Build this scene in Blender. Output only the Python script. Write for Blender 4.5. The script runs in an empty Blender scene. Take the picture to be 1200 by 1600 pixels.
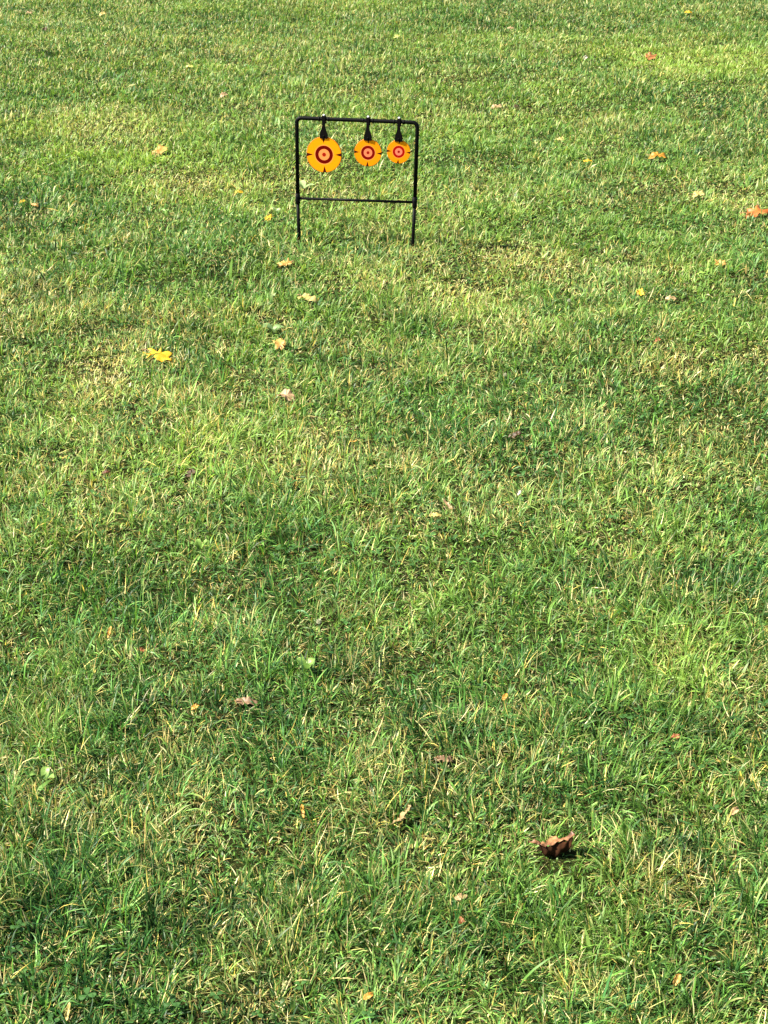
import bpy, bmesh, math, random
import numpy as np
from mathutils import Vector, Matrix, Euler

# ------------------------------------------------------------------ camera, sky, sun, exposure
SC = bpy.context.scene
COL = SC.collection
CAM_H, PITCH, FPX = 1.20, 25.0, 2400.0
cd = bpy.data.cameras.new('camera')
cam = bpy.data.objects.new('camera', cd)
COL.objects.link(cam)
cd.sensor_fit = 'VERTICAL'; cd.sensor_height = 36.0; cd.lens = FPX / 1600 * 36.0
cd.clip_start = 0.05; cd.clip_end = 2000
cam.location = (0, 0, CAM_H)
cam.rotation_euler = (math.radians(90 - PITCH), 0, 0)
SC.camera = cam

SUN_ELEV, SUN_AZ = 49.0, 261.0          # azimuth measured clockwise from +Y (the way the camera looks)
w = bpy.data.worlds.new('World'); SC.world = w; w.use_nodes = True
nt = w.node_tree; nt.nodes.clear()
sky = nt.nodes.new('ShaderNodeTexSky'); sky.sky_type = 'NISHITA'; sky.sun_disc = False
sky.sun_elevation = math.radians(SUN_ELEV); sky.sun_rotation = math.radians(SUN_AZ)
sky.air_density = 1.0; sky.dust_density = 1.5
bg = nt.nodes.new('ShaderNodeBackground'); bg.inputs['Strength'].default_value = 0.058
wo = nt.nodes.new('ShaderNodeOutputWorld')
nt.links.new(sky.outputs[0], bg.inputs[0]); nt.links.new(bg.outputs[0], wo.inputs[0])
sd = bpy.data.lights.new('sun', 'SUN'); sd.energy = 5.0; sd.angle = math.radians(1.5); sd.color = (1.0, 0.94, 0.82)
sun = bpy.data.objects.new('sun', sd); COL.objects.link(sun)
az, el = math.radians(SUN_AZ), math.radians(SUN_ELEV)
sv = Vector((math.sin(az) * math.cos(el), math.cos(az) * math.cos(el), math.sin(el)))
sun.rotation_euler = sv.to_track_quat('Z', 'Y').to_euler(); sun.location = sv * 20
SC.view_settings.view_transform = 'Standard'; SC.view_settings.look = 'None'
SC.view_settings.exposure = 1.82; SC.view_settings.gamma = 1.0
SC.cycles.max_bounces = 8; SC.cycles.transmission_bounces = 6; SC.cycles.diffuse_bounces = 4

rng = np.random.default_rng(11)
random.seed(5)

# ------------------------------------------------------------------ noise and terrain
def _hash(ix, iy, seed):
    n = (ix.astype(np.int64) * 374761393 + iy.astype(np.int64) * 668265263 + seed * 1442695041) & 0x7fffffff
    n = ((n ^ (n >> 13)) * 1274126177) & 0x7fffffff
    n = (n ^ (n >> 16)) & 0xffffff
    return n / float(0xffffff)
def vnoise(x, y, scale, seed=0):
    x = np.asarray(x, float) / scale + 1000.3; y = np.asarray(y, float) / scale + 1000.7
    ix, iy = np.floor(x), np.floor(y); fx, fy = x - ix, y - iy
    fx = fx * fx * fx * (fx * (fx * 6 - 15) + 10); fy = fy * fy * fy * (fy * (fy * 6 - 15) + 10)
    a = _hash(ix, iy, seed); b = _hash(ix + 1, iy, seed); c = _hash(ix, iy + 1, seed); d = _hash(ix + 1, iy + 1, seed)
    return (a + (b - a) * fx) * (1 - fy) + (c + (d - c) * fx) * fy
def fbm(x, y, scale, seed=0, oct=3):
    s, amp, tot = 0, 1.0, 0
    for k in range(oct):
        s = s + amp * vnoise(x, y, scale / 2 ** k, seed + 17 * k); tot += amp; amp *= 0.55
    return s / tot
def height(x, y):
    return 0.05 * (fbm(x, y, 1.6, 3, 2) - 0.5) + 0.022 * (fbm(x, y, 0.35, 9, 2) - 0.5)

T = math.radians(PITCH)
FV = np.array([0, math.cos(T), -math.sin(T)]); UV = np.array([0, math.sin(T), math.cos(T)]); RV = np.array([1.0, 0, 0])
def ground_at(px, py, lift=0.0):
    """where a sight line through a photograph point meets the lawn"""
    d = FV + (px - 600) / FPX * RV - (py - 800) / FPX * UV
    z = lift
    for _ in range(8):
        p = np.array([0, 0, CAM_H]) + d * ((z - CAM_H) / d[2])
        z = float(height(p[0], p[1])) + lift
    return float(p[0]), float(p[1]), z
def px_scale(px, py):
    d = FV + (px - 600) / FPX * RV - (py - 800) / FPX * UV
    return FPX / (-CAM_H / d[2])        # pixels per metre there

# ------------------------------------------------------------------ material helpers
def new_mat(name):
    m = bpy.data.materials.new(name); m.use_nodes = True
    t = m.node_tree; t.nodes.clear()
    return m, t, (lambda kind, **kw: _node(t, kind, **kw))
def _node(t, kind, **kw):
    n = t.nodes.new(kind)
    for k, v in kw.items():
        if hasattr(n, k): setattr(n, k, v)
        else: n.inputs[k].default_value = v
    return n
def leafy(name, c1, c2, trans=0.35, rough=0.55, scale=60.0, c3=None):
    """a dead or living leaf: two tones mottled by noise, part of the light passing through"""
    m, t, N = new_mat(name); L = t.links.new
    tc = N('ShaderNodeTexCoord'); nz = N('ShaderNodeTexNoise'); nz.inputs['Scale'].default_value = scale; nz.inputs['Detail'].default_value = 4
    L(tc.outputs['Object'], nz.inputs['Vector'])
    cr = N('ShaderNodeValToRGB'); cr.color_ramp.elements[0].position = 0.36; cr.color_ramp.elements[1].position = 0.62
    cr.color_ramp.elements[0].color = (*c1, 1); cr.color_ramp.elements[1].color = (*c2, 1)
    if c3:
        e = cr.color_ramp.elements.new(0.30); e.color = (*c3, 1)
    L(nz.outputs['Fac'], cr.inputs['Fac'])
    pb = N('ShaderNodeBsdfPrincipled'); pb.inputs['Roughness'].default_value = rough
    tr = N('ShaderNodeBsdfTranslucent'); mx = N('ShaderNodeMixShader'); mx.inputs[0].default_value = trans
    L(cr.outputs[0], pb.inputs['Base Color']); L(cr.outputs[0], tr.inputs['Color'])
    bp = N('ShaderNodeBump'); bp.inputs['Strength'].default_value = 0.5; bp.inputs['Distance'].default_value = 0.001
    n2 = N('ShaderNodeTexNoise'); n2.inputs['Scale'].default_value = scale * 4; L(tc.outputs['Object'], n2.inputs['Vector'])
    L(n2.outputs['Fac'], bp.inputs['Height']); L(bp.outputs[0], pb.inputs['Normal'])
    o = N('ShaderNodeOutputMaterial'); L(pb.outputs[0], mx.inputs[1]); L(tr.outputs[0], mx.inputs[2]); L(mx.outputs[0], o.inputs[0])
    return m
def metal_paint(name, col, rough, spec=0.5):
    m, t, N = new_mat(name); L = t.links.new
    tc = N('ShaderNodeTexCoord'); nz = N('ShaderNodeTexNoise'); nz.inputs['Scale'].default_value = 140
    L(tc.outputs['Object'], nz.inputs['Vector'])
    mr = N('ShaderNodeMapRange'); mr.inputs[3].default_value = rough - 0.1; mr.inputs[4].default_value = rough + 0.15
    L(nz.outputs['Fac'], mr.inputs[0])
    pb = N('ShaderNodeBsdfPrincipled'); pb.inputs['Base Color'].default_value = (*col, 1)
    pb.inputs['Specular IOR Level'].default_value = spec
    L(mr.outputs[0], pb.inputs['Roughness'])
    bp = N('ShaderNodeBump'); bp.inputs['Strength'].default_value = 0.15; bp.inputs['Distance'].default_value = 0.0005
    L(nz.outputs['Fac'], bp.inputs['Height']); L(bp.outputs[0], pb.inputs['Normal'])
    o = N('ShaderNodeOutputMaterial'); L(pb.outputs[0], o.inputs[0])
    return m

# ------------------------------------------------------------------ object helpers
def obj(name, me, mat, parent=None, loc=None):
    o = bpy.data.objects.new(name, me); COL.objects.link(o)
    if mat: me.materials.append(mat)
    if parent: o.parent = parent
    if loc is not None: o.location = loc
    return o
def tag(o, label=None, cat=None, group=None, kind=None):
    if label: o['label'] = label
    if cat: o['category'] = cat
    if group: o['group'] = group
    if kind: o['kind'] = kind
    return o
def from_bm(name, bm, smooth=True):
    me = bpy.data.meshes.new(name); bm.to_mesh(me); bm.free()
    for p in me.polygons: p.use_smooth = smooth
    return me
def tube_bm(bm, pts, radii, n=14, cap=True):
    """sweep a circle along a polyline; radii one per point"""
    pts = [Vector(p) for p in pts]; rings = []
    ref = Vector((0, 1, 0))
    for i, p in enumerate(pts):
        a = pts[max(i - 1, 0)]; b = pts[min(i + 1, len(pts) - 1)]
        d = (b - a).normalized()
        s = d.cross(ref)
        if s.length < 1e-3: s = d.cross(Vector((1, 0, 0)))
        s.normalize(); u = s.cross(d)
        rings.append([bm.verts.new(p + (s * math.cos(2 * math.pi * k / n) + u * math.sin(2 * math.pi * k / n)) * radii[i]) for k in range(n)])
    for r0, r1 in zip(rings, rings[1:]):
        for k in range(n): bm.faces.new((r0[k], r0[(k + 1) % n], r1[(k + 1) % n], r1[k]))
    if cap:
        bm.faces.new(rings[0][::-1]); bm.faces.new(rings[-1])

# ------------------------------------------------------------------ ground: one sheet to the horizon
def axis(lo, hi, step, far, grow=1.35):
    a = list(np.arange(lo, hi + step / 2, step)); s = step
    left, right = [], []
    v = a[0]
    while v > -far: s *= grow; v -= s; left.append(v)
    v, s = a[-1], step
    while v < far: s *= grow; v += s; right.append(v)
    return np.array(left[::-1] + a + right)
gx = axis(-5, 5, 0.07, 500); gy = axis(0, 15, 0.07, 600)
X, Y = np.meshgrid(gx, gy); Z = height(X, Y)
nx, ny = len(gx), len(gy)
V = np.stack([X.ravel(), Y.ravel(), Z.ravel()], 1)
idx = np.arange(nx * ny).reshape(ny, nx)
Q = np.stack([idx[:-1, :-1], idx[:-1, 1:], idx[1:, 1:], idx[1:, :-1]], -1).reshape(-1, 4)
def np_mesh(name, V, loop_verts, starts, totals, smooth=True):
    me = bpy.data.meshes.new(name)
    me.vertices.add(len(V)); me.vertices.foreach_set('co', np.ascontiguousarray(V, np.float32).ravel())
    me.loops.add(len(loop_verts)); me.loops.foreach_set('vertex_index', np.ascontiguousarray(loop_verts, np.int32))
    me.polygons.add(len(starts)); me.polygons.foreach_set('loop_start', np.ascontiguousarray(starts, np.int32))
    me.polygons.foreach_set('loop_total', np.ascontiguousarray(totals, np.int32))
    me.polygons.foreach_set('use_smooth', np.full(len(starts), smooth))
    me.update(calc_edges=True)
    return me
m_soil, t, N = new_mat('soil_and_thatch'); L = t.links.new
tc = N('ShaderNodeTexCoord')
n1 = N('ShaderNodeTexNoise'); n1.inputs['Scale'].default_value = 9; n1.inputs['Detail'].default_value = 6
n2 = N('ShaderNodeTexNoise'); n2.inputs['Scale'].default_value = 160; n2.inputs['Detail'].default_value = 5
L(tc.outputs['Object'], n1.inputs['Vector']); L(tc.outputs['Object'], n2.inputs['Vector'])
c1 = N('ShaderNodeValToRGB'); e = c1.color_ramp.elements
e[0].position = 0.35; e[0].color = (0.008, 0.013, 0.003, 1); e[1].position = 0.65; e[1].color = (0.020, 0.030, 0.007, 1)
c2 = N('ShaderNodeValToRGB'); e = c2.color_ramp.elements
e[0].position = 0.45; e[0].color = (0.012, 0.009, 0.004, 1); e[1].position = 0.72; e[1].color = (0.045, 0.036, 0.014, 1)
mx = N('ShaderNodeMix', data_type='RGBA'); mx.inputs[0].default_value = 0.45
L(n1.outputs['Fac'], c1.inputs[0]); L(n2.outputs['Fac'], c2.inputs[0])
L(c1.outputs[0], mx.inputs[6]); L(c2.outputs[0], mx.inputs[7])
pb = N('ShaderNodeBsdfPrincipled'); pb.inputs['Roughness'].default_value = 1.0; pb.inputs['Specular IOR Level'].default_value = 0.02
bp = N('ShaderNodeBump'); bp.inputs['Strength'].default_value = 0.8; bp.inputs['Distance'].default_value = 0.01
L(n2.outputs['Fac'], bp.inputs['Height']); L(bp.outputs[0], pb.inputs['Normal'])
L(mx.outputs[2], pb.inputs['Base Color']); o_ = N('ShaderNodeOutputMaterial'); L(pb.outputs[0], o_.inputs[0])
ground = obj('ground', np_mesh('ground', V, Q.ravel(), np.arange(len(Q)) * 4, np.full(len(Q), 4)), m_soil)
tag(ground, kind='structure')

# ------------------------------------------------------------------ fallen leaves: list first, the grass is pressed down under them
# px, py, width in photo pixels, shape, colour key, tilt x, tilt y, turn, curl, label
LEAVES = [
 (246, 556, 56, 'ragged', 'yellow', 4, 2, -32, .25, 'large bright yellow lobed leaf lying flat on the grass, the brightest one left of centre'),
 (437, 538, 34, 'ragged', 'amber', 14, -4, 100, .3, 'dull orange-tan lobed leaf in the grass to the right of the bright yellow leaf'),
 (480, 467, 34, 'ovate', 'paleyellow', 16, 0, -25, .3, 'pale yellow narrow leaf lying slanted on the grass below the spinner stand'),
 (448, 412, 30, 'ragged', 'amber', 14, 0, 200, .3, 'amber lobed leaf just below and left of the stand\'s left leg'),
 (447, 621, 38, 'ovate', 'pinktan', 20, 5, 148, .7, 'pinkish tan curled leaf in the grass left of centre, below the orange-tan leaf'),
 (553, 690, 15, 'sliver', 'orange', 20, 0, 10, .2, 'tiny orange leaf scrap low in the grass near the middle of the lawn'),
 (250, 237, 34, 'ragged', 'amber', 25, 0, 60, .35, 'ragged amber leaf in the pale grass left of the spinner stand'),
 (350, 149, 17, 'ovate', 'pinktan', 30, 10, 45, .6, 'small pinkish tan curled leaf upper left of the spinner stand'),
 (70, 46, 14, 'ovate', 'darkbrown', 55, 0, 80, .6, 'small dark brown upright leaf near the upper left corner'),
 (45, 21, 13, 'ovate', 'tan', 20, 0, 0, .5, 'small tan leaf at the very top left, above the dark brown upright one'),
 (160, 22, 12, 'ovate', 'paleyellow', 35, 0, 30, .3, 'small pale yellow leaf at the top edge, right of the dark upright leaf'),
 (420, 341, 20, 'ragged', 'yellow', 20, 0, 70, .3, 'small yellow leaf in the grass left of the stand\'s cross bar'),
 (373, 301, 15, 'ovate', 'yellow', 20, 0, 0, .3, 'tiny yellow leaf standing left of the stand in greener grass'),
 (35, 315, 11, 'ovate', 'yellow', 25, 0, 40, .3, 'left one of two tiny yellow leaves near the left edge'),
 (54, 321, 13, 'ovate', 'amber', 25, 0, -20, .3, 'right one of two tiny yellow leaves near the left edge'),
 (1015, 89, 24, 'maple', 'rust', 25, 0, 20, .35, 'rust brown leaf beside the lime green streak at upper right'),
 (1028, 247, 34, 'ovate', 'deepamber', 14, 3, 5, .45, 'deep amber long leaf lying level on the grass at upper right'),
 (1182, 334, 50, 'ragged', 'orangered', 14, -6, 15, .35, 'big orange-red lobed leaf at the right edge of the lawn'),
 (1092, 305, 24, 'ovate', 'paleyellow', 22, 0, 15, .4, 'pale straw yellow leaf left of the big orange-red leaf'),
 (1126, 413, 22, 'maple', 'amber', 24, 0, 140, .35, 'amber leaf below the big orange-red leaf near the right edge'),
 (1000, 458, 18, 'maple', 'yellow', 26, 0, 10, .3, 'small yellow leaf in the grass right of centre, below the stand\'s level'),
 (1048, 467, 20, 'ovate', 'tan', 16, 0, 0, .35, 'small tan leaf just right of the small yellow one at right'),
 (1029, 528, 14, 'ovate', 'rust', 24, 0, 30, .5, 'small rust leaf right of centre below the tan and yellow ones'),
 (914, 91, 12, 'ovate', 'cream', 50, 10, 60, .4, 'small cream white leaf standing up at the upper right'),
 (798, 45, 14, 'ovate', 'tan', 18, 0, 0, .3, 'pale tan leaf near the top edge, right of centre'),
 (806, 165, 13, 'ovate', 'darkbrown', 30, 0, 0, .4, 'small dark brown leaf in the grass right of the spinner stand'),
 (776, 168, 22, 'ovate', 'tan', 14, 0, 10, .3, 'flat tan leaf touching the small dark brown one right of the stand'),
 (875, 218, 16, 'ovate', 'paleyellow', 18, 0, -10, .3, 'pale yellow sliver of a leaf, nearer of two right of the stand\'s top'),
 (918, 252, 14, 'ovate', 'yellow', 18, 0, 10, .3, 'yellow leaf scrap farther right of the stand, level with the targets'),
 (1075, 20, 13, 'ovate', 'yellow', 24, 0, 0, .3, 'small yellow leaf at the top edge on the right'),
 (620, 57, 12, 'ovate', 'limeyellow', 30, 0, 30, .3, 'small yellow-green leaf near the top edge above the stand'),
 (296, 105, 15, 'ovate', 'limeyellow', 18, 0, 0, .3, 'pale yellow-green leaf upper left, above the pinkish tan one'),
 (864, 1327, 66, 'arch', 'brown', 0, 0, 6, .5, 'large crumpled reddish brown dead leaf in the foreground grass at right'),
 (632, 1281, 36, 'arch', 'tan', 10, -22, 30, .8, 'tan curled dead leaf in the foreground, left of the large brown one'),
 (693, 1181, 30, 'ovate', 'brownflat', 8, 4, -5, .2, 'small flat brown leaf sunk in the grass above the large crumpled one'),
 (701, 790, 26, 'sliver', 'pinktan', 30, 0, 125, .3, 'tan stem-like dead leaf leaning in the middle of the lawn'),
 (680, 806, 20, 'ovate', 'paleyellow', 14, 0, 0, .3, 'pale yellow leaf beside the tan stem-like one in mid lawn'),
 (171, 988, 22, 'sliver', 'orange', 40, 0, 80, .3, 'upright orange leaf scrap at lower left'),
 (219, 1011, 15, 'ovate', 'rust', 20, 0, 0, .4, 'small reddish leaf right of the upright orange scrap'),
 (305, 1105, 16, 'ovate', 'orange', 24, 0, 40, .3, 'small orange leaf at lower left, left of a flat tan leaf'),
 (384, 1093, 36, 'ovate', 'brownflat', 10, 0, -6, .3, 'flat tan-brown leaf sunk in the grass left of centre at lower left'),
 (473, 1267, 24, 'sliver', 'orange', 45, 0, 100, .25, 'orange leaf scrap standing in the foreground grass left of centre'),
 (575, 1557, 20, 'ovate', 'orange', 24, 0, 30, .3, 'small orange leaf at the bottom edge near the centre'),
 (1057, 1146, 17, 'ovate', 'rust', 16, 0, 0, .3, 'small rust orange leaf at lower right, above the level of the crumpled one'),
 (1058, 1531, 22, 'ovate', 'amber', 30, 0, 60, .35, 'small amber leaf at bottom right'),
 (721, 1434, 20, 'ovate', 'rust', 30, 0, 120, .5, 'rust leaf low in the foreground grass left of and below the crumpled one'),
 (720, 1402, 22, 'ovate', 'tan', 16, 0, 20, .3, 'tan leaf just above the low rust one in the foreground'),
 (789, 1089, 15, 'ovate', 'orange', 24, 0, 60, .3, 'tiny orange leaf in the grass at lower right of centre'),
 (298, 740, 20, 'curled', 'darkbrown', 10, 0, 30, .6, 'dark brown crumpled leaf sunk in the grass at middle left'),
 (166, 738, 15, 'ovate', 'darkred', 20, 0, 20, .5, 'dark red leaf left of the dark brown crumpled one'),
 (811, 770, 13, 'ovate', 'cream', 25, 0, 70, .4, 'tiny cream leaf scrap in mid lawn right of centre'),
 (106, 1581, 30, 'sliver', 'paleyellow', 40, 0, 84, .2, 'pale yellow upright strip of dead leaf in the bottom left corner'),
 (1148, 1268, 20, 'ovate', 'tan', 24, 0, 40, .3, 'tan leaf near the right edge in the foreground'),
 (805, 680, 22, 'curled', 'darkbrown', 6, 0, 0, .3, 'flat dark brown leaf sunk between tufts right of centre'),
]
WHITE_CLOVER = [(498, 972, 13, 'cream clover flower head in the foreground grass near the middle'),
                (889, 470, 9, 'white clover flower head right of centre, left of the small yellow leaf'),
                (1185, 764, 12, 'white clover flower head at the right edge in mid lawn'),
                (789, 586, 9, 'white clover flower head in the middle right of the lawn')]
BROAD = [(474, 289, 30, 'paleleaf', 'pale broad-leaved weed beside the left upright of the stand'),
         (427, 512, 34, 'greyleaf', 'grey-green broad-leaved weed above the orange-tan leaf'),
         (313, 848, 30, 'limeleaf', 'light green broad-leaved weed at middle left'),
         (479, 1034, 34, 'limeleaf', 'light green broad-leaved weed near the centre of the foreground'),
         (68, 1208, 44, 'limeleaf', 'light green broad-leaved weed by the left edge in the foreground'),
         (432, 326, 20, 'paleleaf', 'small pale weed left of the cross bar, above a small yellow leaf')]
press = []
for L_ in LEAVES:
    x, y, z = ground_at(L_[0], L_[1], 0.015); press.append((x, y, 0.5 * L_[2] / px_scale(L_[0], L_[1]), 0.35 if L_[3] in ('curled', 'arch') else 0.55))
for B_ in BROAD:
    x, y, z = ground_at(B_[0], B_[1], 0.02); press.append((x, y, 0.4 * B_[2] / px_scale(B_[0], B_[1]), 0.5))
# hollows where the photograph shows bare, dark gaps
for (a, b, r, k) in [(868, 1350, 34, .14), (850, 1342, 22, .16), (888, 1338, 22, .16), (870, 1378, 24, .3), (1005, 709, 30, .45), (1000, 706, 20, .4), (560, 712, 20, .5), (805, 682, 22, .45), (298, 745, 16, .4)]:
    x, y, z = ground_at(a, b, 0.0); press.append((x, y, r / px_scale(a, b), k))

# ------------------------------------------------------------------ colour patches of the lawn (wear, growth and darker tones, at their ground places)
# px, py, half width px, half height px, (dry, lime, deep) amounts
PATCH = [
 (150, 190, 130, 20, (.7, .5, 0)), (230, 235, 110, 20, (.2, .4, 0)), (350, 280, 150, 24, (.75, .25, 0)), (560, 330, 150, 30, (.2, .2, 0)),
 (250, 110, 170, 26, (0, 0, .2)), (1120, 92, 95, 12, (.2, 1.5, 0)), (1000, 75, 90, 8, (.1, .5, 0)),
 (730, 450, 110, 45, (.6, .1, 0)), (780, 385, 60, 18, (.6, 0, 0)), (870, 405, 90, 20, (.4, .1, 0)),
 (135, 575, 46, 34, (1.0, .0, 0)), (1110, 540, 120, 30, (.4, .1, 0)), (1010, 560, 60, 22, (.4, 0, 0)),
 (95, 770, 130, 80, (.55, .1, 0)), (300, 700, 130, 40, (.35, .25, 0)), (560, 415, 60, 22, (.5, 0, 0)),
 (400, 370, 90, 22, (0, 0, .35)), (250, 435, 200, 40, (0, 0, .2)), (60, 290, 80, 60, (0, 0, .05)), (580, 500, 160, 45, (0, 0, .35)),
 (640, 640, 130, 55, (0, .0, .5)), (880, 560, 60, 30, (0, 0, .2)), (1130, 450, 90, 24, (0, 0, .5)), (730, 280, 120, 30, (0, 0, .3)),
 (390, 22, 130, 18, (0, 0, .55)), (800, 25, 110, 16, (0, 0, .5)), (660, 90, 110, 18, (0, 0, .35)), (1100, 220, 50, 18, (0, 0, .5)),
 (1060, 420, 80, 14, (.45, 0, 0)), (1170, 310, 60, 14, (.7, 0, 0)), (960, 190, 70, 14, (.2, 0, 0)), (700, 200, 120, 20, (.1, .2, 0)),
 (540, 800, 200, 60, (0, .1, .25)), (1000, 760, 180, 60, (.25, .25, 0)), (740, 1000, 160, 70, (0, 0, .3)), (1120, 1010, 80, 70, (.05, .4, 0)),
 (650, 900, 80, 60, (.3, .2, 0)), (380, 870, 90, 40, (.35, .1, 0)), (150, 1080, 120, 60, (.25, 0, 0)), (560, 1180, 120, 50, (0, 0, .3)),
 (1040, 1340, 110, 60, (.5, 0, 0)), (330, 1450, 150, 60, (.3, 0, 0)), (560, 1350, 90, 60, (.0, 0, .4)), (900, 1450, 120, 70, (0, 0, .35)),
 (430, 1530, 140, 50, (.3, 0, 0)), (760, 1560, 120, 50, (.35, 0, 0)), (1180, 1500, 50, 40, (.8, 0, 0)), (120, 1400, 80, 50, (0, 0, .35)),
 (250, 1430, 230, 90, (0, 0, 1.8)), (120, 1560, 160, 60, (0, 0, 1.0)), (840, 1060, 60, 40, (.1, 0, .1)), (930, 690, 120, 24, (.3, 0, 0)), (60, 640, 80, 40, (.35, 0, 0)),
]
patches = []
for (a, b, hw, hh, amt) in PATCH:
    x, y, _ = ground_at(a, b, 0.02); x0, y0, _ = ground_at(a, b - hh, 0.02); x1, y1, _ = ground_at(a, b + hh, 0.02)
    patches.append((x, y, hw / px_scale(a, b), max(abs(y0 - y1) / 2, 0.03), amt))
def lawn_state(x, y):
    dry = 0.0 + 0.75 * (fbm(x, y, 0.45, 31, 3) - 0.50) + 0.80 * (fbm(x, y, 0.12, 35, 2) - 0.5)
    lime = 0.0 + 0.7 * (fbm(x, y, 0.9, 41, 3) - 0.50) + 0.6 * (fbm(x, y, 0.15, 43, 2) - 0.5)
    deep = 0.7 * (fbm(x, y, 0.42, 51, 3) - 0.50) + 1.9 * (fbm(x, y, 0.10, 53, 2) - 0.5)
    wx = x + 0.07 * (fbm(x, y, 0.22, 61, 2) - .5) * 2; wy = y + 0.10 * (fbm(x, y, 0.22, 71, 2) - .5) * 2
    for (cx, cy, rx, ry, (d, l, g)) in patches:
        k = np.exp(-((wx - cx) / rx) ** 2 - ((wy - cy) / ry) ** 2)
        fa = 1.35 if cy > 3.2 else .25
        dry = dry + .62 * fa * d * k - g * k * .3; lime = lime + 1.15 * l * k + .45 * fa * d * k; deep = deep + .75 * fa * g * k - d * k * .3
    deep = deep + .26 * np.clip((3.0 - np.hypot(x, y)) / 1.5, 0, 1)  # blades close to the camera coloured darker, standing in for shaded gaps
    return dry, lime, deep

# ------------------------------------------------------------------ grass material
m_grass, t, N = new_mat('grass_blades'); L = t.links.new
at = N('ShaderNodeAttribute'); at.attribute_name = 'blade_colour'
df = N('ShaderNodeBsdfPrincipled'); df.inputs['Roughness'].default_value = 0.45; df.inputs['Specular IOR Level'].default_value = 0.24
tr = N('ShaderNodeBsdfTranslucent'); mxs = N('ShaderNodeMixShader'); mxs.inputs[0].default_value = 0.40
hs = N('ShaderNodeHueSaturation'); hs.inputs['Hue'].default_value = 0.49; hs.inputs['Saturation'].default_value = 1.1; hs.inputs['Value'].default_value = 1.25
L(at.outputs['Color'], df.inputs['Base Color']); L(at.outputs['Color'], hs.inputs['Color']); L(hs.outputs[0], tr.inputs['Color'])
o_ = N('ShaderNodeOutputMaterial'); L(df.outputs[0], mxs.inputs[1]); L(tr.outputs[0], mxs.inputs[2]); L(mxs.outputs[0], o_.inputs[0])

# ------------------------------------------------------------------ grass
def zone_points():
    """root positions, closer together where the photograph looks closely"""
    P = []
    edges = np.concatenate([np.arange(0.75, 4, 0.25), np.arange(4, 13, 0.5), np.arange(13, 22, 1.0)])
    for d0, d1 in zip(edges, edges[1:]):
        dm = (d0 + d1) / 2
        slant = dm * math.cos(T) + CAM_H * math.sin(T)
        half = 0.25 * slant * 1.06 + 0.12
        dens = float(np.clip(125000 * (1.4 / dm) ** 1.2, 17000, 125000)) if dm < 12.5 else 4500
        for lo, hi, k in ((-half, half, 1.0), (-half - 1.3, -half, 0.45), (half, half + 1.3, 0.45)):
            n = int((hi - lo) * (d1 - d0) * dens * k)
            P.append(np.stack([rng.uniform(lo, hi, n), rng.uniform(d0, d1, n)], 1))
    return np.concatenate(P)
P = zone_points()
# gather two thirds of the blades into tufts
cell = 0.032
key = np.floor(P / cell)
tx = (key[:, 0] + 0.15 + 0.7 * _hash(key[:, 0] + 5000, key[:, 1] + 5000, 77)) * cell
ty = (key[:, 1] + 0.15 + 0.7 * _hash(key[:, 0] + 5000, key[:, 1] + 5000, 78)) * cell
pull = np.where(rng.random(len(P)) < 0.55, rng.uniform(0.3, 0.8, len(P)), 0.0)
off = P - np.stack([tx, ty], 1)
P = np.stack([tx, ty], 1) + off * (1 - pull)[:, None]
tuft = _hash(key[:, 0] + 900, key[:, 1] + 900, 79)          # one random number per tuft
n = len(P); x, y = P[:, 0], P[:, 1]
dist = np.hypot(x, y)
dry, lime, deep = lawn_state(x, y)
tall = 0.35 * fbm(x, y, 0.3, 81, 3) + 0.65 * (1.5 * fbm(x, y, 0.09, 83, 2) - .25)
bare = fbm(x, y, 0.10, 91, 2)
# kinds: 0 upright living, 1 bent living, 2 dead straw, 3 litter lying near the soil
u = rng.random(n)
p_straw = np.clip(0.17 + np.where(dist < 3, .38, .50) * dry + 0.10 * (tuft - .5), 0.05, 0.7) * np.clip(1.55 - .21 * dist, .32, 1.25)
p_lit = np.clip(0.17 + 0.10 * dry, 0.08, 0.28)
kind = np.where(u < p_straw, 2, np.where(u < p_straw + p_lit, 3, np.where(rng.random(n) < 0.50, 1, 0)))
Lb = np.exp(rng.normal(0, 0.33, n)) * 0.0232 * np.clip(0.30 + 1.45 * tall, .58, 1.9) * (1 - 0.22 * np.clip(dry, 0, 1)) * (1 + .12 * np.clip(deep, -.5, 1))
Lb = np.where(kind == 2, Lb * 0.92, Lb); Lb = np.where(kind == 3, Lb * 0.75, Lb)
Lb = np.clip(Lb, 0.008, 0.07)
Lb *= np.where(bare < 0.22, 0.8, 1.0)
wd = np.exp(rng.normal(0, 0.28, n)) * 0.00180 * np.clip(dist / 2.6, 0.8, 3.0) ** 0.85
wd = np.where(kind >= 2, wd * 0.66, wd)
coarse = (rng.random(n) < 0.05) & (kind < 2); wd = np.where(coarse, wd * 1.6, wd); Lb = np.where(coarse, Lb * 1.2, Lb)
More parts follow.
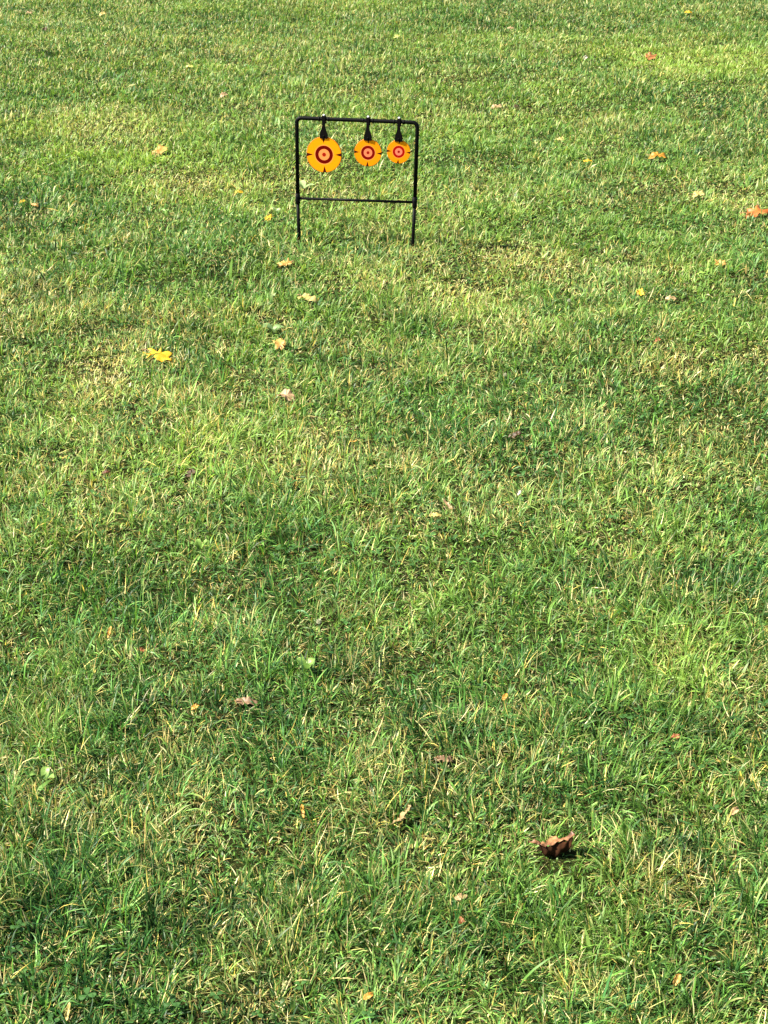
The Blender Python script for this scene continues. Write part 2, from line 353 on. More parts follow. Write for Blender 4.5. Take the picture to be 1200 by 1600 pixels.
# direction: out of the tuft, combed a little by a slowly turning lay
lay = 2 * math.pi * fbm(x, y, 0.45, 101, 2) * 2.0
az_ = np.arctan2(off[:, 1], off[:, 0]) + rng.normal(0, 0.9, n)
dx = np.cos(az_) + 0.35 * np.cos(lay); dy = np.sin(az_) + 0.35 * np.sin(lay)
az_ = np.arctan2(dy, dx)
lean0 = np.abs(rng.normal(0.30, 0.26, n)); bend = np.abs(rng.normal(0.65, 0.45, n))
lean0 = np.where(kind == 1, lean0 + 0.35, lean0); bend = np.where(kind == 1, bend + 0.9, bend)
low = (rng.random(n) < 0.35) & (kind < 2); Lb = np.where(low, Lb * 0.55, Lb); lean0 = np.where(low, lean0 + 0.4, lean0)
lean0 = np.where(kind == 2, np.abs(rng.normal(0.75, 0.42, n)), lean0); bend = np.where(kind == 2, rng.normal(0.3, 0.6, n), bend)
lean0 = np.where(kind == 3, rng.uniform(1.15, 1.55, n), lean0); bend = np.where(kind == 3, rng.normal(0.05, 0.25, n), bend)
# pressed down under the leaves
for (cx, cy, r, k) in press:
    q = ((x - cx) / r) ** 2 + ((y - cy) / (r * 1.1)) ** 2
    inside = (q < 1.0) & (rng.random(n) < (0.84 if r > .03 else 0.62))
    Lb = np.where(inside, Lb * k, Lb); lean0 = np.where(inside, lean0 + 0.3, lean0)
zr = height(x, y) - 0.003
twist = rng.normal(0, 0.8, n); side = rng.normal(0, 0.5, n)
def sweep(sel, NS):
    """vertices of the chosen blades: NS bent segments ending in a point"""
    cx_, cy_, cz_ = x[sel].copy(), y[sel].copy(), zr[sel].copy(); floor_ = cz_ + 0.004
    ang = lean0[sel].copy(); aa = az_[sel].copy(); st = Lb[sel] / NS; w_ = wd[sel]; m = len(st)
    pos = [np.stack([cx_, cy_, cz_], 1)]; fr = [(aa, ang)]
    for s in range(NS):
        cx_ = cx_ + np.sin(ang) * np.cos(aa) * st; cy_ = cy_ + np.sin(ang) * np.sin(aa) * st; cz_ = np.maximum(cz_ + np.cos(ang) * st, floor_)
        ang = np.minimum(ang + bend[sel] / NS, 2.3); aa = aa + side[sel] / NS
        pos.append(np.stack([cx_, cy_, cz_], 1)); fr.append((aa, ang))
    prof = {4: [0.75, 1.0, 0.92, 0.62], 3: [0.8, 1.0, 0.75], 2: [0.85, 0.95]}[NS]
    VV = np.empty((m, 2 * NS + 1, 3), np.float32)
    for s in range(NS):
        a0, g0 = fr[s]; tw = twist[sel] * (s / NS); lx, ly = np.cos(a0 + math.pi / 2), np.sin(a0 + math.pi / 2)
        ux = -np.cos(a0) * np.cos(g0); uy = -np.sin(a0) * np.cos(g0); uz = np.sin(g0)
        wv = np.stack([lx * np.cos(tw) + ux * np.sin(tw), ly * np.cos(tw) + uy * np.sin(tw), uz * np.sin(tw)], 1) * (w_ * 0.5 * prof[s])[:, None]
        VV[:, 2 * s] = pos[s] - wv; VV[:, 2 * s + 1] = pos[s] + wv
    VV[:, 2 * NS] = pos[NS]
    return VV
# colours
def pal(cols, r):
    cols = np.array(cols); i = np.clip((r * len(cols)).astype(int), 0, len(cols) - 1); return cols[i]
green = pal([(.016, .060, .014), (.028, .094, .018), (.060, .158, .027), (.100, .220, .040), (.048, .140, .042), (.160, .275, .070)], np.clip(rng.normal(0.5, 0.22, n) + 0.30 * (tuft - .5) - 0.42 * deep + .12 * lime, 0, .999))
limec = np.array([.245, .375, .060]); yg = np.array([.260, .315, .100])
kl = np.clip((lime + .035 * np.clip(dist - 3, 0, 4)) * 0.85 + rng.normal(0, 0.12, n) + 0.06, 0, .85)[:, None]
kd = np.clip(dry * 0.55 + rng.normal(0.02, 0.14, n), 0, .85)[:, None]
colr = green * (1 - kl) + limec * kl; colr = colr * (1 - kd) + yg * kd
straw = pal([(.60, .53, .23), (.50, .44, .16), (.70, .63, .33), (.43, .43, .14), (.42, .31, .11), (.56, .44, .11)], rng.random(n))
lit = pal([(.28, .23, .08), (.19, .14, .05), (.40, .33, .13), (.22, .22, .06), (.12, .085, .035)], rng.random(n))
colr = np.where((kind == 2)[:, None], straw, colr); colr = np.where((kind == 3)[:, None], lit, colr)
colr = np.where(((kind == 3) & (rng.random(n) < .55))[:, None], green * .8, colr)
colr = colr * np.exp(rng.normal(0.04, 0.34, n) * np.clip(2.8 / dist, .30, 1))[:, None]
tipdry = (rng.random(n) < 0.20 + 0.3 * np.clip(dry, 0, 1)) & (kind < 2)   # some living blades have a dead straw tip
base = colr * 0.68 + np.array([.10, .085, .035]) * 0.25        # older, browner sheaths near the soil, also darkened to paint shade into gaps
allV, allC, allL, allS, allT = [], [], [], [], []; voff = loff = 0
for sel, NS in ((np.where(dist < 3.2)[0], 4), (np.where((dist >= 3.2) & (dist < 6))[0], 3), (np.where(dist >= 6)[0], 2)):
    nv = 2 * NS + 1; m = len(sel); VV = sweep(sel, NS)
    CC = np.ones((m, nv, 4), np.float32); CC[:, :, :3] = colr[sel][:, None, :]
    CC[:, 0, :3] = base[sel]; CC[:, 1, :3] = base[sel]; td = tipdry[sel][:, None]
    for v_, kk in ((nv - 1, .9), (nv - 2, .45), (nv - 3, .45)):
        CC[:, v_, :3] = np.where(td, CC[:, v_, :3] * (1 - kk) + straw[sel] * kk, CC[:, v_, :3])
    b0 = (np.arange(m, dtype=np.int64) * nv)[:, None] + voff
    quads = np.array([[2 * s, 2 * s + 1, 2 * s + 3, 2 * s + 2] for s in range(NS - 1)]).ravel()
    lp = np.concatenate([quads, [nv - 3, nv - 2, nv - 1]])[None, :] + b0; nl = lp.shape[1]
    allL.append(lp.ravel()); allS.append(((np.arange(m) * nl)[:, None] + np.arange(NS)[None, :] * 4).ravel() + loff)
    allT.append(np.tile(np.array([4] * (NS - 1) + [3]), m)); allV.append(VV.reshape(-1, 3)); allC.append(CC.reshape(-1, 4))
    voff += m * nv; loff += m * nl
me = np_mesh('grass', np.concatenate(allV), np.concatenate(allL), np.concatenate(allS), np.concatenate(allT))
CC = np.concatenate(allC)
ca = me.color_attributes.new('blade_colour', 'FLOAT_COLOR', 'POINT'); ca.data.foreach_set('color', CC.ravel())
grass = obj('grass', me, m_grass)
tag(grass, 'patchy green lawn grass mixed with straw coloured dead blades', 'grass', kind='stuff')
print('blades', n)

# ------------------------------------------------------------------ low clover leaflets among the grass (uncountable ground cover)
mc = 5200
cc = np.stack([rng.uniform(-1.6, 1.6, mc), 1.0 + 5.5 * rng.random(mc) ** 1.4], 1)
keep = fbm(cc[:, 0], cc[:, 1], 0.4, 131, 2) > 0.52
cc = cc[keep]; mc = len(cc)
vs, ls, cs = [], [], []
for i in range(mc):
    bx, by = cc[i]; bz = float(height(bx, by)) + random.uniform(.004, .016); r0 = random.uniform(.0035, .0065); a0 = random.uniform(0, 6.28)
    g = random.uniform(.7, 1.3); colc = (.050 * g, .125 * g, .030 * g, 1)
    for k in range(3):
        a = a0 + k * 2.094; ca_, sa_ = math.cos(a), math.sin(a); s0 = len(vs); tz = random.uniform(-.2, .5)
        for (p, q) in ((0, 0), (.7, .5), (1.25, .62), (1.6, .38), (1.5, 0), (1.6, -.38), (1.25, -.62), (.7, -.5)):
            vs.append((bx + r0 * (p * ca_ - q * sa_), by + r0 * (p * sa_ + q * ca_), bz + r0 * (tz * p + .25 * abs(q)))); cs.append(colc)
        ls += list(range(s0, s0 + 8))
np_l = len(ls) // 8
me = np_mesh('clover_leaflets', np.array(vs), np.array(ls), np.arange(np_l) * 8, np.full(np_l, 8), False)
ca = me.color_attributes.new('blade_colour', 'FLOAT_COLOR', 'POINT'); ca.data.foreach_set('color', np.array(cs, np.float32).ravel())
tag(obj('clover_leaflets', me, m_grass), 'low dark green clover leaflets scattered through the lawn', 'clover', kind='stuff')

# ------------------------------------------------------------------ fallen leaves
LM = dict(
 yellow=((.72, .44, .015), (.86, .58, .03)), amber=((.50, .27, .05), (.74, .44, .10)), paleyellow=((.62, .50, .14), (.74, .60, .22)),
 pinktan=((.42, .25, .11), (.64, .44, .23)), orange=((.62, .30, .03), (.76, .44, .07)), darkbrown=((.060, .030, .008), (.15, .08, .025)),
 tan=((.45, .29, .12), (.62, .45, .22)), rust=((.30, .10, .025), (.48, .19, .05)), deepamber=((.52, .22, .012), (.68, .36, .03)),
 orangered=((.46, .11, .012), (.64, .22, .03)), cream=((.70, .62, .42), (.80, .74, .56)), limeyellow=((.52, .55, .10), (.66, .66, .18)),
 brown=((.11, .040, .014), (.48, .23, .085)), brownflat=((.25, .14, .07), (.42, .27, .14)), darkred=((.12, .035, .010), (.20, .07, .02)))
DIM = dict(yellow=.85, paleyellow=.8, limeyellow=.75)
LM = {k: tuple(tuple(c * DIM.get(k, .66) for c in q) for q in v) for k, v in LM.items()}
MATS = {k: leafy('leaf_' + k, v[0], v[1], 0.05 if k == 'brown' else 0.25 if k not in ('yellow', 'paleyellow') else 0.4, c3=tuple(c * .5 for c in v[0]) if k in ('brown', 'tan', 'rust', 'orangered', 'deepamber', 'amber') else None) for k, v in LM.items()}
m_stem = leafy('leaf_stem', (.20, .10, .04), (.32, .19, .08), 0.05)
def outline(kind, a, ph):
    c = math.cos(a)
    if kind == 'maple':
        lob = 0; fl = .68
        for la, lr, wdt in ((0, 1.0, .30), (.95, .88, .27), (-.95, .88, .27), (1.95, .62, .26), (-1.95, .62, .26)):
            d = abs((a - la + math.pi) % (2 * math.pi) - math.pi)
            lob = max(lob, lr * math.exp(-(d / wdt) ** 2 * .9))
        teeth = 1 + .09 * math.sin(11 * a + ph) + .05 * math.sin(23 * a + ph * 2)
        return max(fl, lob) * teeth * (.55 if abs(abs(a) - math.pi) < .25 else 1)
    if kind == 'ragged':
        return (.36 + .62 * abs(c) ** 1.3) * (1 + .13 * math.sin(7 * a + ph) + .12 * math.sin(15 * a + 2 * ph)) * (.62 if c < -.75 and math.sin(9 * a) > .2 else 1)
    if kind == 'curled':
        return (.80 + .16 * math.cos(2 * a) + .12 * math.sin(5 * a + ph) + .07 * math.sin(11 * a + 2 * ph))
    if kind == 'sliver':
        return 1 / math.sqrt((math.cos(a) / 1.0) ** 2 + (math.sin(a) / .24) ** 2) * (1 + .08 * math.sin(7 * a + ph))
    return 1 / math.sqrt((math.cos(a) / 1.0) ** 2 + (math.sin(a) / .5) ** 2) * (1 + .05 * math.sin(9 * a + ph) + .12 * max(0, c) ** 6)
def leaf_mesh(kind, size, curl, seed):
    rr = random.Random(seed); ph = rr.uniform(0, 6.28); bm = bmesh.new(); M_, R_ = 56, 7
    fold = rr.uniform(.15, .4) * (1 if kind not in ('curled', 'ragged') else .8 if kind == 'curled' else .25); rw = rr.uniform(.04, .09)
    def deform(px, py, rad, a):
        z = fold * abs(py) * (.6 + curl)
        z += rw * math.sin(6 * px + ph) * (.3 + rad) + rw * .8 * math.sin(9 * py + 2 * ph) * rad
        z += (.09 * rad ** 3) * math.sin(7 * a + ph) + .03 * rad * abs(math.sin(2.5 * a))
        if kind == 'curled':
            z += .34 * math.sin(2.3 * px + .6) * rad - .12 * px * py + .10 * math.sin(8 * px + 5 * py)
        # roll about the blade's length
        if curl > .01:
            R0 = 1.0 / (1.5 * curl); th = px / R0
            return Vector((R0 * math.sin(th), py, z + R0 * (math.cos(th) - 1) * (1 if kind in ('ovate', 'ragged') else -.6)))
        return Vector((px, py, z))
    if kind == 'arch':                      # a crumpled leaf whose near edge stands up over a hollow
        grid = []
        for a in range(33):
            u_ = -1 + a / 16; row = []
            for b in range(13):
                v_ = -1 + b / 6; e_ = (1 - (.80 if u_ < 0 else .35) * abs(u_) ** 1.8) * (1 + .10 * math.sin(13 * u_ + 1) + .16 * math.sin(5 * u_ + 2) + .05 * math.sin(29 * u_))
                yy = .60 * v_ * e_ - .10 * u_; zz = .30 + .62 * max(0, u_) ** 1.3 + .10 * math.sin(5.5 * u_ + .5) - .22 * v_ * e_ + .05 * math.sin(17 * u_ + 4 * v_) + .03 * math.sin(23 * u_ - 5 * v_) * abs(v_) + .10 * math.sin(7.3 * u_ + 1) * v_
                xx = u_ + .07 * math.sin(6 * v_ + u_) * abs(u_)
                if v_ < -.25:                # past the crest the blade folds back underneath itself
                    k_ = (-.25 - v_) * e_; zz -= k_ * (.85 + .55 * u_); yy += k_ * 1.45
                row.append(bm.verts.new((xx, yy, zz - .1)))
            grid.append(row)
        for r0, r1 in zip(grid, grid[1:]):
            for b in range(12): bm.faces.new((r0[b], r1[b], r1[b + 1], r0[b + 1]))
        bmesh.ops.scale(bm, vec=(size, size, size), verts=bm.verts); bm.normal_update()
        bmesh.ops.solidify(bm, geom=list(bm.faces), thickness=0.0004)
        return from_bm('leaf_blade', bm)
    c = bm.verts.new(deform(0, 0, 0, 0)); rings = []
    for j in range(1, R_ + 1):
        ring = []
        for k in range(M_):
            a = -math.pi + 2 * math.pi * k / M_; r = outline(kind, a, ph) * (j / R_); 
            ring.append(bm.verts.new(deform(r * math.cos(a), r * math.sin(a), j / R_, a)))
        rings.append(ring)
    for k in range(M_): bm.faces.new((c, rings[0][k], rings[0][(k + 1) % M_]))
    for r0, r1 in zip(rings, rings[1:]):
        for k in range(M_): bm.faces.new((r0[k], r1[k], r1[(k + 1) % M_], r0[(k + 1) % M_]))
    zmin = min(v.co.z for v in bm.verts)
    for v in bm.verts: v.co.z -= zmin * .5
    bmesh.ops.scale(bm, vec=(size, size, size), verts=bm.verts)
    bm.normal_update()
    src = list(bm.faces); res = bmesh.ops.solidify(bm, geom=src, thickness=0.00035)
    return from_bm('leaf_blade', bm)
def leaf_stem(size, seed, kind):
    rr = random.Random(seed + 7); bm = bmesh.new()
    r0 = -.42 * size; Ls = size * rr.uniform(.5, .8); pts = []; b = rr.uniform(-.5, .5)
    for i in range(7):
        s = i / 6; pts.append((r0 - Ls * s, b * Ls * s * s, .12 * size + .20 * Ls * math.sin(s * 2.2)))
    tube_bm(bm, pts, [.0011 - .0004 * abs(.3 - i / 6) for i in range(7)], 6)
    return from_bm('leaf_stem', bm)
for i, (px, py, wpx, kind, ck, tx_, ty_, rz, curl, label) in enumerate(LEAVES):
    x, y, z = ground_at(px, py, 0.013)
    size = 0.5 * wpx / px_scale(px, py) * (0.95 if kind != 'maple' else 1.08)
    rot = (math.radians(tx_), math.radians(ty_), 0)
    mat3 = Euler(rot).to_matrix() @ Matrix.Rotation(math.radians(rz), 3, 'Z')
    big = wpx >= 24
    name = 'fallen_leaf'
    lift = .003 if kind == 'arch' else -0.003 if kind == 'curled' else (-0.006 if ck in ('brownflat', 'darkbrown', 'rust') else 0.0)
    if big:
        root = bpy.data.objects.new(name, None); COL.objects.link(root); root.empty_display_size = .02
        obj('leaf_blade', leaf_mesh(kind, size, curl, i * 13 + 3), MATS[ck], root)
        if ck == 'brown':                    # added fold under the crest, painted nearly black for the shade there
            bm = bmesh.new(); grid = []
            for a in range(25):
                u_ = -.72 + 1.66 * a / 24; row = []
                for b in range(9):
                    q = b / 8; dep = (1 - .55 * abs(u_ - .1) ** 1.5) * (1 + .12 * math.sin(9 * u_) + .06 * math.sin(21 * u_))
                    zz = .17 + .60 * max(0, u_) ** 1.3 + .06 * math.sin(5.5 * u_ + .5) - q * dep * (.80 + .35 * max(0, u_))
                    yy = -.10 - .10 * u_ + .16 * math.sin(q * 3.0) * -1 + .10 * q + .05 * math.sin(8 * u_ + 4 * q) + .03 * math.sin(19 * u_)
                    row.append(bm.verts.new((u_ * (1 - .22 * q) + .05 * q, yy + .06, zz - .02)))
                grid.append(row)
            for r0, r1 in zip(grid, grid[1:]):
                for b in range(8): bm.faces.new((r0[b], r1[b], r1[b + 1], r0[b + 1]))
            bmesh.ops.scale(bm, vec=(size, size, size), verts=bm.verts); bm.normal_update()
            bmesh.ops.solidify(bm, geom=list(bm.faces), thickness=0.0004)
            under = obj('shade_fold', from_bm('shade_fold', bm), leafy('leaf_painted_shade', (.010, .005, .003), (.045, .018, .008), 0.0, .95), root)
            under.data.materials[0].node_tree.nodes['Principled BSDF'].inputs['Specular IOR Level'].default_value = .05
            under['label'] = 'added fold under the leaf, painted nearly black as its shade'
        if kind not in ('sliver', 'arch'): obj('leaf_stem', leaf_stem(size, i, kind), m_stem, root)
    else:
        root = obj(name, leaf_mesh(kind, size, curl, i * 13 + 3), MATS[ck])
    root.location = (x, y, z + lift); root.rotation_euler = mat3.to_euler()
    tag(root, label, 'leaf', 'fallen leaves scattered on the lawn')

# ------------------------------------------------------------------ white clover heads and broad-leaved weeds
m_petal = leafy('clover_petal', (.42, .42, .27), (.55, .55, .40), .3)
m_gstem = leafy('green_stem', (.06, .13, .03), (.10, .18, .05), .2)
for i, (px, py, wpx, label) in enumerate(WHITE_CLOVER):
    x, y, z = ground_at(px, py, 0.026); r = .36 * wpx / px_scale(px, py); g = float(height(x, y))
    root = bpy.data.objects.new('clover_flower', None); COL.objects.link(root); root.location = (x, y, g)
    hgt = z - g
    bm = bmesh.new(); tube_bm(bm, [(.004, .002, -.002), (.002, 0, hgt * .5), (0, 0, hgt)], [.0007, .0006, .0006], 6)
    obj('stem', from_bm('stem', bm), m_gstem, root)
    bm = bmesh.new(); rr = random.Random(i)
    for k in range(60):
        th = math.acos(1 - 1.7 * (k + .5) / 60); a = k * 2.39996
        d = Vector((math.sin(th) * math.cos(a), math.sin(th) * math.sin(a), math.cos(th))); s = d.cross(Vector((0, 0, 1.01))).normalized(); uu = d.cross(s)
        c0 = d * r * .35; c1 = d * r * rr.uniform(.85, 1.1) + Vector((0, 0, r * .25))
        vsx = [bm.verts.new(p) for p in (c0, c0 * .5 + c1 * .5 + s * r * .22, c1, c0 * .5 + c1 * .5 - s * r * .22, c0 * .5 + c1 * .5 + uu * r * .12)]
        bm.faces.new((vsx[0], vsx[1], vsx[4])); bm.faces.new((vsx[1], vsx[2], vsx[4])); bm.faces.new((vsx[2], vsx[3], vsx[4])); bm.faces.new((vsx[3], vsx[0], vsx[4]))
    obj('flower_head', from_bm('flower_head', bm, False), m_petal, root, (0, 0, hgt))
    tag(root, label, 'flower', 'white clover flowers in the lawn')
WM = dict(paleleaf=leafy('weed_pale', (.24, .34, .12), (.32, .42, .17), .3, .4), greyleaf=leafy('weed_grey', (.15, .24, .08), (.22, .32, .12), .3, .45), limeleaf=leafy('weed_lime', (.17, .30, .055), (.24, .38, .08), .4, .45))
for i, (px, py, wpx, ck, label) in enumerate(BROAD):
    x, y, _ = ground_at(px, py, 0.02); g = float(height(x, y)); size = .5 * wpx / px_scale(px, py)
    root = bpy.data.objects.new('broadleaf_weed', None); COL.objects.link(root); root.location = (x, y, g + .006)
    rr = random.Random(i + 40); nL = 3 if i != 1 else 5
    for k in range(nL):
        a = rr.uniform(-.5, .5) + k * 2 * math.pi / nL + i; bm = bmesh.new(); rows = []
        Ll = size * rr.uniform(.85, 1.2); up = rr.uniform(.5, .9)
        for s in range(8):
            q = s / 7; wv = .34 * Ll * math.sin(math.pi * min(1, q * .92 + .06)) ** .8 + .0004
            cx0 = Ll * q; zz = .022 * math.sin(q * 1.9) * up + .3 * Ll * q * .3
            rows.append([bm.verts.new((cx0, v * wv, zz + abs(v) * wv * .35)) for v in (-1, -.5, 0, .5, 1)])
        for r0, r1 in zip(rows, rows[1:]):
            for c in range(4): bm.faces.new((r0[c], r1[c], r1[c + 1], r0[c + 1]))
        bmesh.ops.rotate(bm, verts=bm.verts, cent=(0, 0, 0), matrix=Matrix.Rotation(a, 3, 'Z'))
        obj('leaf', from_bm('leaf', bm), WM[ck], root)
    tag(root, label, 'weed', 'broad-leaved weeds in the lawn')

# ------------------------------------------------------------------ the spinner target stand
A0 = np.array([-0.2508, 4.4341]); B0 = np.array([0.0839, 4.3778])
yaw = math.atan2(B0[1] - A0[1], B0[0] - A0[0])
W, HT = 0.3440, 0.3725
stand = bpy.data.objects.new('spinner_target_stand', None); COL.objects.link(stand)
stand.location = (A0[0], A0[1], 0.0); stand.rotation_euler = (0, 0, yaw)      # local x along the stand, local -y towards the viewer
tag(stand, 'black tube frame pushed into the lawn with three hanging orange bullseye targets', 'target stand')
m_black = metal_paint('black_powder_coat', (.003, .003, .003), .5, .07)
m_plate = metal_paint('black_plate_paint', (.004, .003, .003), .7, .05)
m_zinc = metal_paint('zinc_bolt', (.62, .62, .60), .35, .8)
X0, X1 = 0.0015, 0.3495; XM0, XM1 = 0.0, 0.3438
TR_ = 0.0056
bm = bmesh.new(); pts = [(XM0, 0, .128)]
rc = .0145; topL, topR = HT - .0030, HT - .0050
pts.append((X0 + .001, 0, topL - rc))
for k in range(1, 9):
    a = math.pi / 2 * k / 9; pts.append((X0 + rc - rc * math.cos(a), 0, topL - rc + rc * math.sin(a)))
pts.append((X0 + rc, 0, topL))
pts.append((X1 - rc, 0, topR))
for k in range(1, 9):
    a = math.pi / 2 * k / 9; pts.append((X1 - rc + rc * math.sin(a), 0, topR - rc + rc * math.cos(a)))
pts.append((X1, 0, topR - rc)); pts.append((XM1, 0, .130))
tube_bm(bm, pts, [TR_] * len(pts), 16)
obj('top_frame', from_bm('top_frame', bm), m_black, stand)
bm = bmesh.new(); tube_bm(bm, [(XM0 + .004, 0, .1390), (XM1 - .004, 0, .1412)], [.0038] * 2, 12)
obj('cross_bar', from_bm('cross_bar', bm), m_black, stand)
for xs, xe, zc in ((XM0, .0008, .1385), (XM1, .3392, .1410)):
    bm = bmesh.new()
    tube_bm(bm, [(xs, 0, zc + .0155), (xs, 0, zc + .0150), (xs, 0, zc - .013), (xs + (xe - xs) * .1, 0, zc - .016)], [.0060, .0072, .0072, .0056], 16)
    obj('collar', from_bm('collar', bm), m_black, stand)
    bm = bmesh.new()
    tube_bm(bm, [(xs + (xe - xs) * .1, 0, zc - .014), (xs + (xe - xs) * .7, 0, .05), (xe, 0, .024), (xe, 0, -.09), (xe, 0, -.12)], [.0051, .0050, .0048, .0040, .0006], 12)
    obj('ground_spike', from_bm('ground_spike', bm), m_black, stand)
    bm = bmesh.new(); tube_bm(bm, [(xs, -.0060, zc + .004), (xs, -.0085, zc + .004)], [.0024, .0020], 6)
    obj('clamp_screw', from_bm('clamp_screw', bm, False), m_black, stand)

def disc_material(name, ringc, inner):
    """printed face: fluorescent yellow-orange, ring, bull and four pointed ticks; object space in units of the disc's radius"""
    m, t, N = new_mat(name); L = t.links.new
    tc = N('ShaderNodeTexCoord'); sp = N('ShaderNodeSeparateXYZ'); L(tc.outputs['UV'], sp.inputs[0])
    def M(op, a, b=None):
        q = N('ShaderNodeMath'); q.operation = op
        for i_, v in enumerate((a, b)):
            if v is None: continue
            if isinstance(v, (int, float)): q.inputs[i_].default_value = v
            else: L(v, q.inputs[i_])
        return q.outputs[0]
    u_ = M('MULTIPLY', M('SUBTRACT', sp.outputs[0], .5), 2.0); v_ = M('MULTIPLY', M('SUBTRACT', sp.outputs[1], .5), 2.0)
    r = M('SQRT', M('ADD', M('MULTIPLY', u_, u_), M('MULTIPLY', v_, v_)))
    cr = N('ShaderNodeValToRGB'); cr.color_ramp.interpolation = 'LINEAR'; e = cr.color_ramp.elements
    Yc = (.98, .310, .003, 1); Pc = (*inner, 1); Rc = (*ringc, 1); Dc = (.32, .012, .004, 1)
    stops = [(0, Dc), (.095, Dc), (.13, Pc), (.30, Pc), (.325, Rc), (.495, Rc), (.52, (.95, .30, .06, 1)), (.58, Yc), (.95, Yc), (.985, (.62, .13, .008, 1))]
    e[0].position, e[0].color = stops[0]; e[1].position, e[1].color = stops[-1]
    for p, c in stops[1:-1]:
        q = e.new(p); q.color = c
    L(r, cr.inputs[0])
    au, av = M('ABSOLUTE', u_), M('ABSOLUTE', v_)
    big_, sml = M('MAXIMUM', au, av), M('MINIMUM', au, av)
    tick = M('MULTIPLY', M('LESS_THAN', sml, M('MULTIPLY', M('SUBTRACT', big_, .62), .28)), M('GREATER_THAN', big_, .62))
    mx = N('ShaderNodeMix', data_type='RGBA'); L(tick, mx.inputs[0]); L(cr.outputs[0], mx.inputs[6]); mx.inputs[7].default_value = (.055, .006, .003, 1)
    nz = N('ShaderNodeTexNoise'); nz.inputs['Scale'].default_value = 9; L(tc.outputs['UV'], nz.inputs['Vector'])
    mr = N('ShaderNodeMapRange'); mr.inputs[3].default_value = .38; mr.inputs[4].default_value = .6; L(nz.outputs['Fac'], mr.inputs[0])
    pb = N('ShaderNodeBsdfPrincipled'); L(mx.outputs[2], pb.inputs['Base Color']); L(mr.outputs[0], pb.inputs['Roughness']); pb.inputs['Specular IOR Level'].default_value = .05
    o = N('ShaderNodeOutputMaterial'); L(pb.outputs[0], o.inputs[0])
    return m
def disc_mesh(r, th=.0032, n=64):
    bm = bmesh.new(); uvl = bm.loops.layers.uv.new('UVMap')
    prof_ = [(0, -th / 2), (r - .0008, -th / 2), (r, -th / 2 + .0008), (r, th / 2 - .0008), (r - .0008, th / 2), (0, th / 2)]
    c0 = bm.verts.new((0, prof_[0][1], 0)); c1 = bm.verts.new((0, prof_[-1][1], 0)); rings = []
    for (q, yy) in prof_[1:-1]: rings.append([bm.verts.new((q * math.cos(2 * math.pi * k / n), yy, q * math.sin(2 * math.pi * k / n))) for k in range(n)])
    for k in range(n):
        k1 = (k + 1) % n
        bm.faces.new((c0, rings[0][k], rings[0][k1])); bm.faces.new((c1, rings[-1][k1], rings[-1][k]))
        for a, b in zip(rings, rings[1:]): bm.faces.new((a[k], b[k], b[k1], a[k1]))
    for f in bm.faces:
        for l in f.loops: l[uvl].uv = (.5 + l.vert.co.x / r / 2, .5 + l.vert.co.z / r / 2)
    bmesh.ops.recalc_face_normals(bm, faces=bm.faces)
    return from_bm('target_disc', bm, False)
def plate_bm(profile, y0, y1):
    """flat bar cut to a half-width profile [(z, halfwidth)], from top to bottom"""
    bm = bmesh.new(); out = [(w_, z_) for z_, w_ in profile] + [(-w_, z_) for z_, w_ in reversed(profile)]
    fr_ = [bm.verts.new((a, y0, b)) for a, b in out]; bk = [bm.verts.new((a, y1, b)) for a, b in out]
    bm.faces.new(fr_); bm.faces.new(bk[::-1])
    for k in range(len(out)):
        k1 = (k + 1) % len(out); bm.faces.new((fr_[k1], fr_[k], bk[k], bk[k1]))
    bmesh.ops.recalc_face_normals(bm, faces=bm.faces)
    bmesh.ops.bevel(bm, geom=bm.edges[:], offset=.0004, segments=1, affect='EDGES')
    return bm
SPEC = [  # centre x, centre z, radius, spin about the vertical (deg), roll (deg), ring, inner, label
 (.0815, .2694, .0510, 0, -1, (.12, .001, .000), (.95, .27, .07), 'largest disc with a dark maroon ring'),
 (.2090, .2793, .0392, 4, 3, (.20, .002, .001), (.96, .24, .10), 'middle sized disc with a crimson ring'),
 (.2975, .2850, .0335, 5, 4, (.42, .004, .002), (.97, .23, .13), 'smallest disc with a bright red ring'),
]
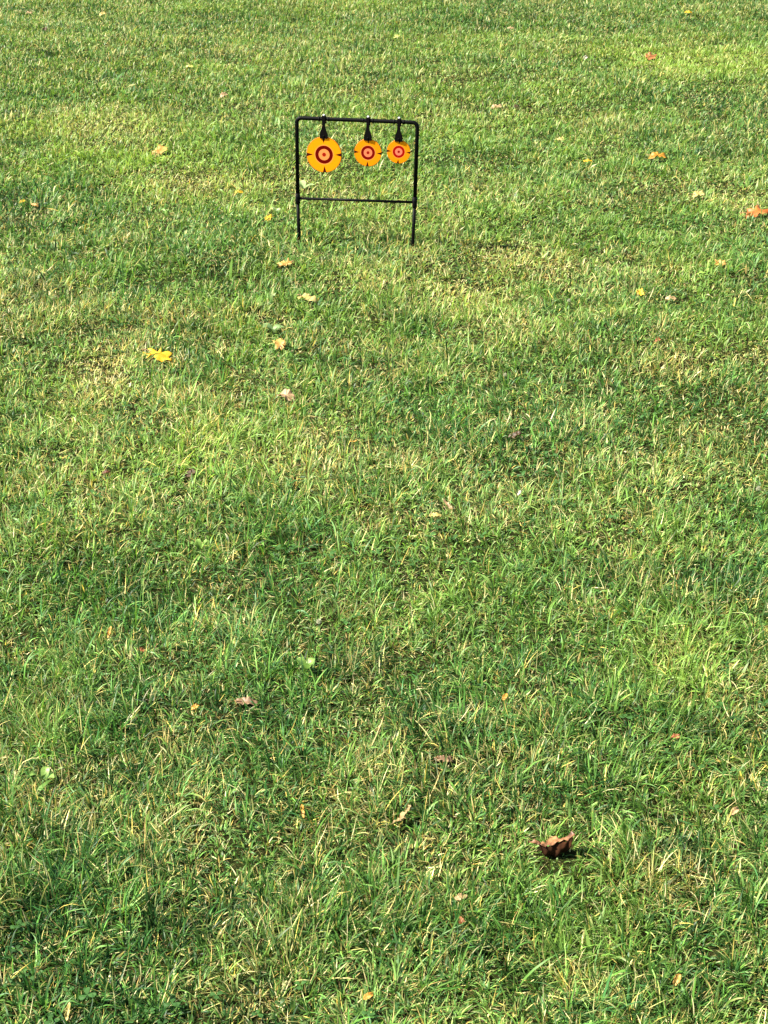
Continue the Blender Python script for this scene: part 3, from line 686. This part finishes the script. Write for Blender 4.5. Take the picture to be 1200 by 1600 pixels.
for i, (cx, cz, r, spin, roll, ringc, inner, label) in enumerate(SPEC):
    zb = topL + (topR - topL) * cx / W
    arm = bpy.data.objects.new('swing_arm', None); COL.objects.link(arm); arm.parent = stand
    # the arm itself: a strap wrapped over the bar, widening to a fork that grips the disc
    ztop = zb + .0075; zend = cz + r - .005; Lh = ztop - zend
    prof = [(ztop, .0046), (ztop - .42 * Lh, .0046), (ztop - .55 * Lh, .0062), (ztop - .72 * Lh, .0102), (ztop - .86 * Lh, .0118), (zend, .0112)]
    bm = plate_bm(prof, -.0080, -.0062)
    # over the bar and down behind it
    b2 = plate_bm([(ztop + .002, .0046), (ztop - .0012, .0046)], -.0062, .0066); me2 = from_bm('t', b2, False); bm.from_mesh(me2); bpy.data.meshes.remove(me2)
    b3 = plate_bm([(ztop, .0046), (ztop - .022, .0046)], .0067, .0096); me2 = from_bm('t', b3, False); bm.from_mesh(me2); bpy.data.meshes.remove(me2)
    bpy.data.objects.remove(arm)
    arm = obj('swing_arm', from_bm('swing_arm', bm, False), m_plate, stand, (cx, 0, 0))
    bm = bmesh.new(); tube_bm(bm, [(0, 0, ztop + .002), (0, 0, ztop + .0045), (0, 0, ztop + .0058)], [.0034, .0034, .0018], 6)
    obj('bolt', from_bm('bolt', bm, False), m_zinc, arm)
    bm = bmesh.new(); tube_bm(bm, [(0, -.0080, zend + .007), (0, -.0088, zend + .007), (0, -.0092, zend + .007)], [.0030, .0028, .0016], 10)
    obj('rivet', from_bm('rivet', bm), m_plate, arm)
    dsk = obj('target_disc', disc_mesh(r), disc_material('target_face', ringc, inner), arm, (0, -.0044, cz))
    dsk.rotation_euler = (0, math.radians(roll), math.radians(spin)); dsk['label'] = label
    # stop rings either side of the arm
    for sx in (-.0135, .0135):
        bm = bmesh.new(); xx = cx + sx; z0 = topL + (topR - topL) * xx / W
        tube_bm(bm, [(xx - .0022, 0, z0), (xx - .0018, 0, z0), (xx + .0018, 0, z0), (xx + .0022, 0, z0)], [.0055, .0068, .0068, .0055], 14)
        obj('stop_ring', from_bm('stop_ring', bm), m_black, stand)
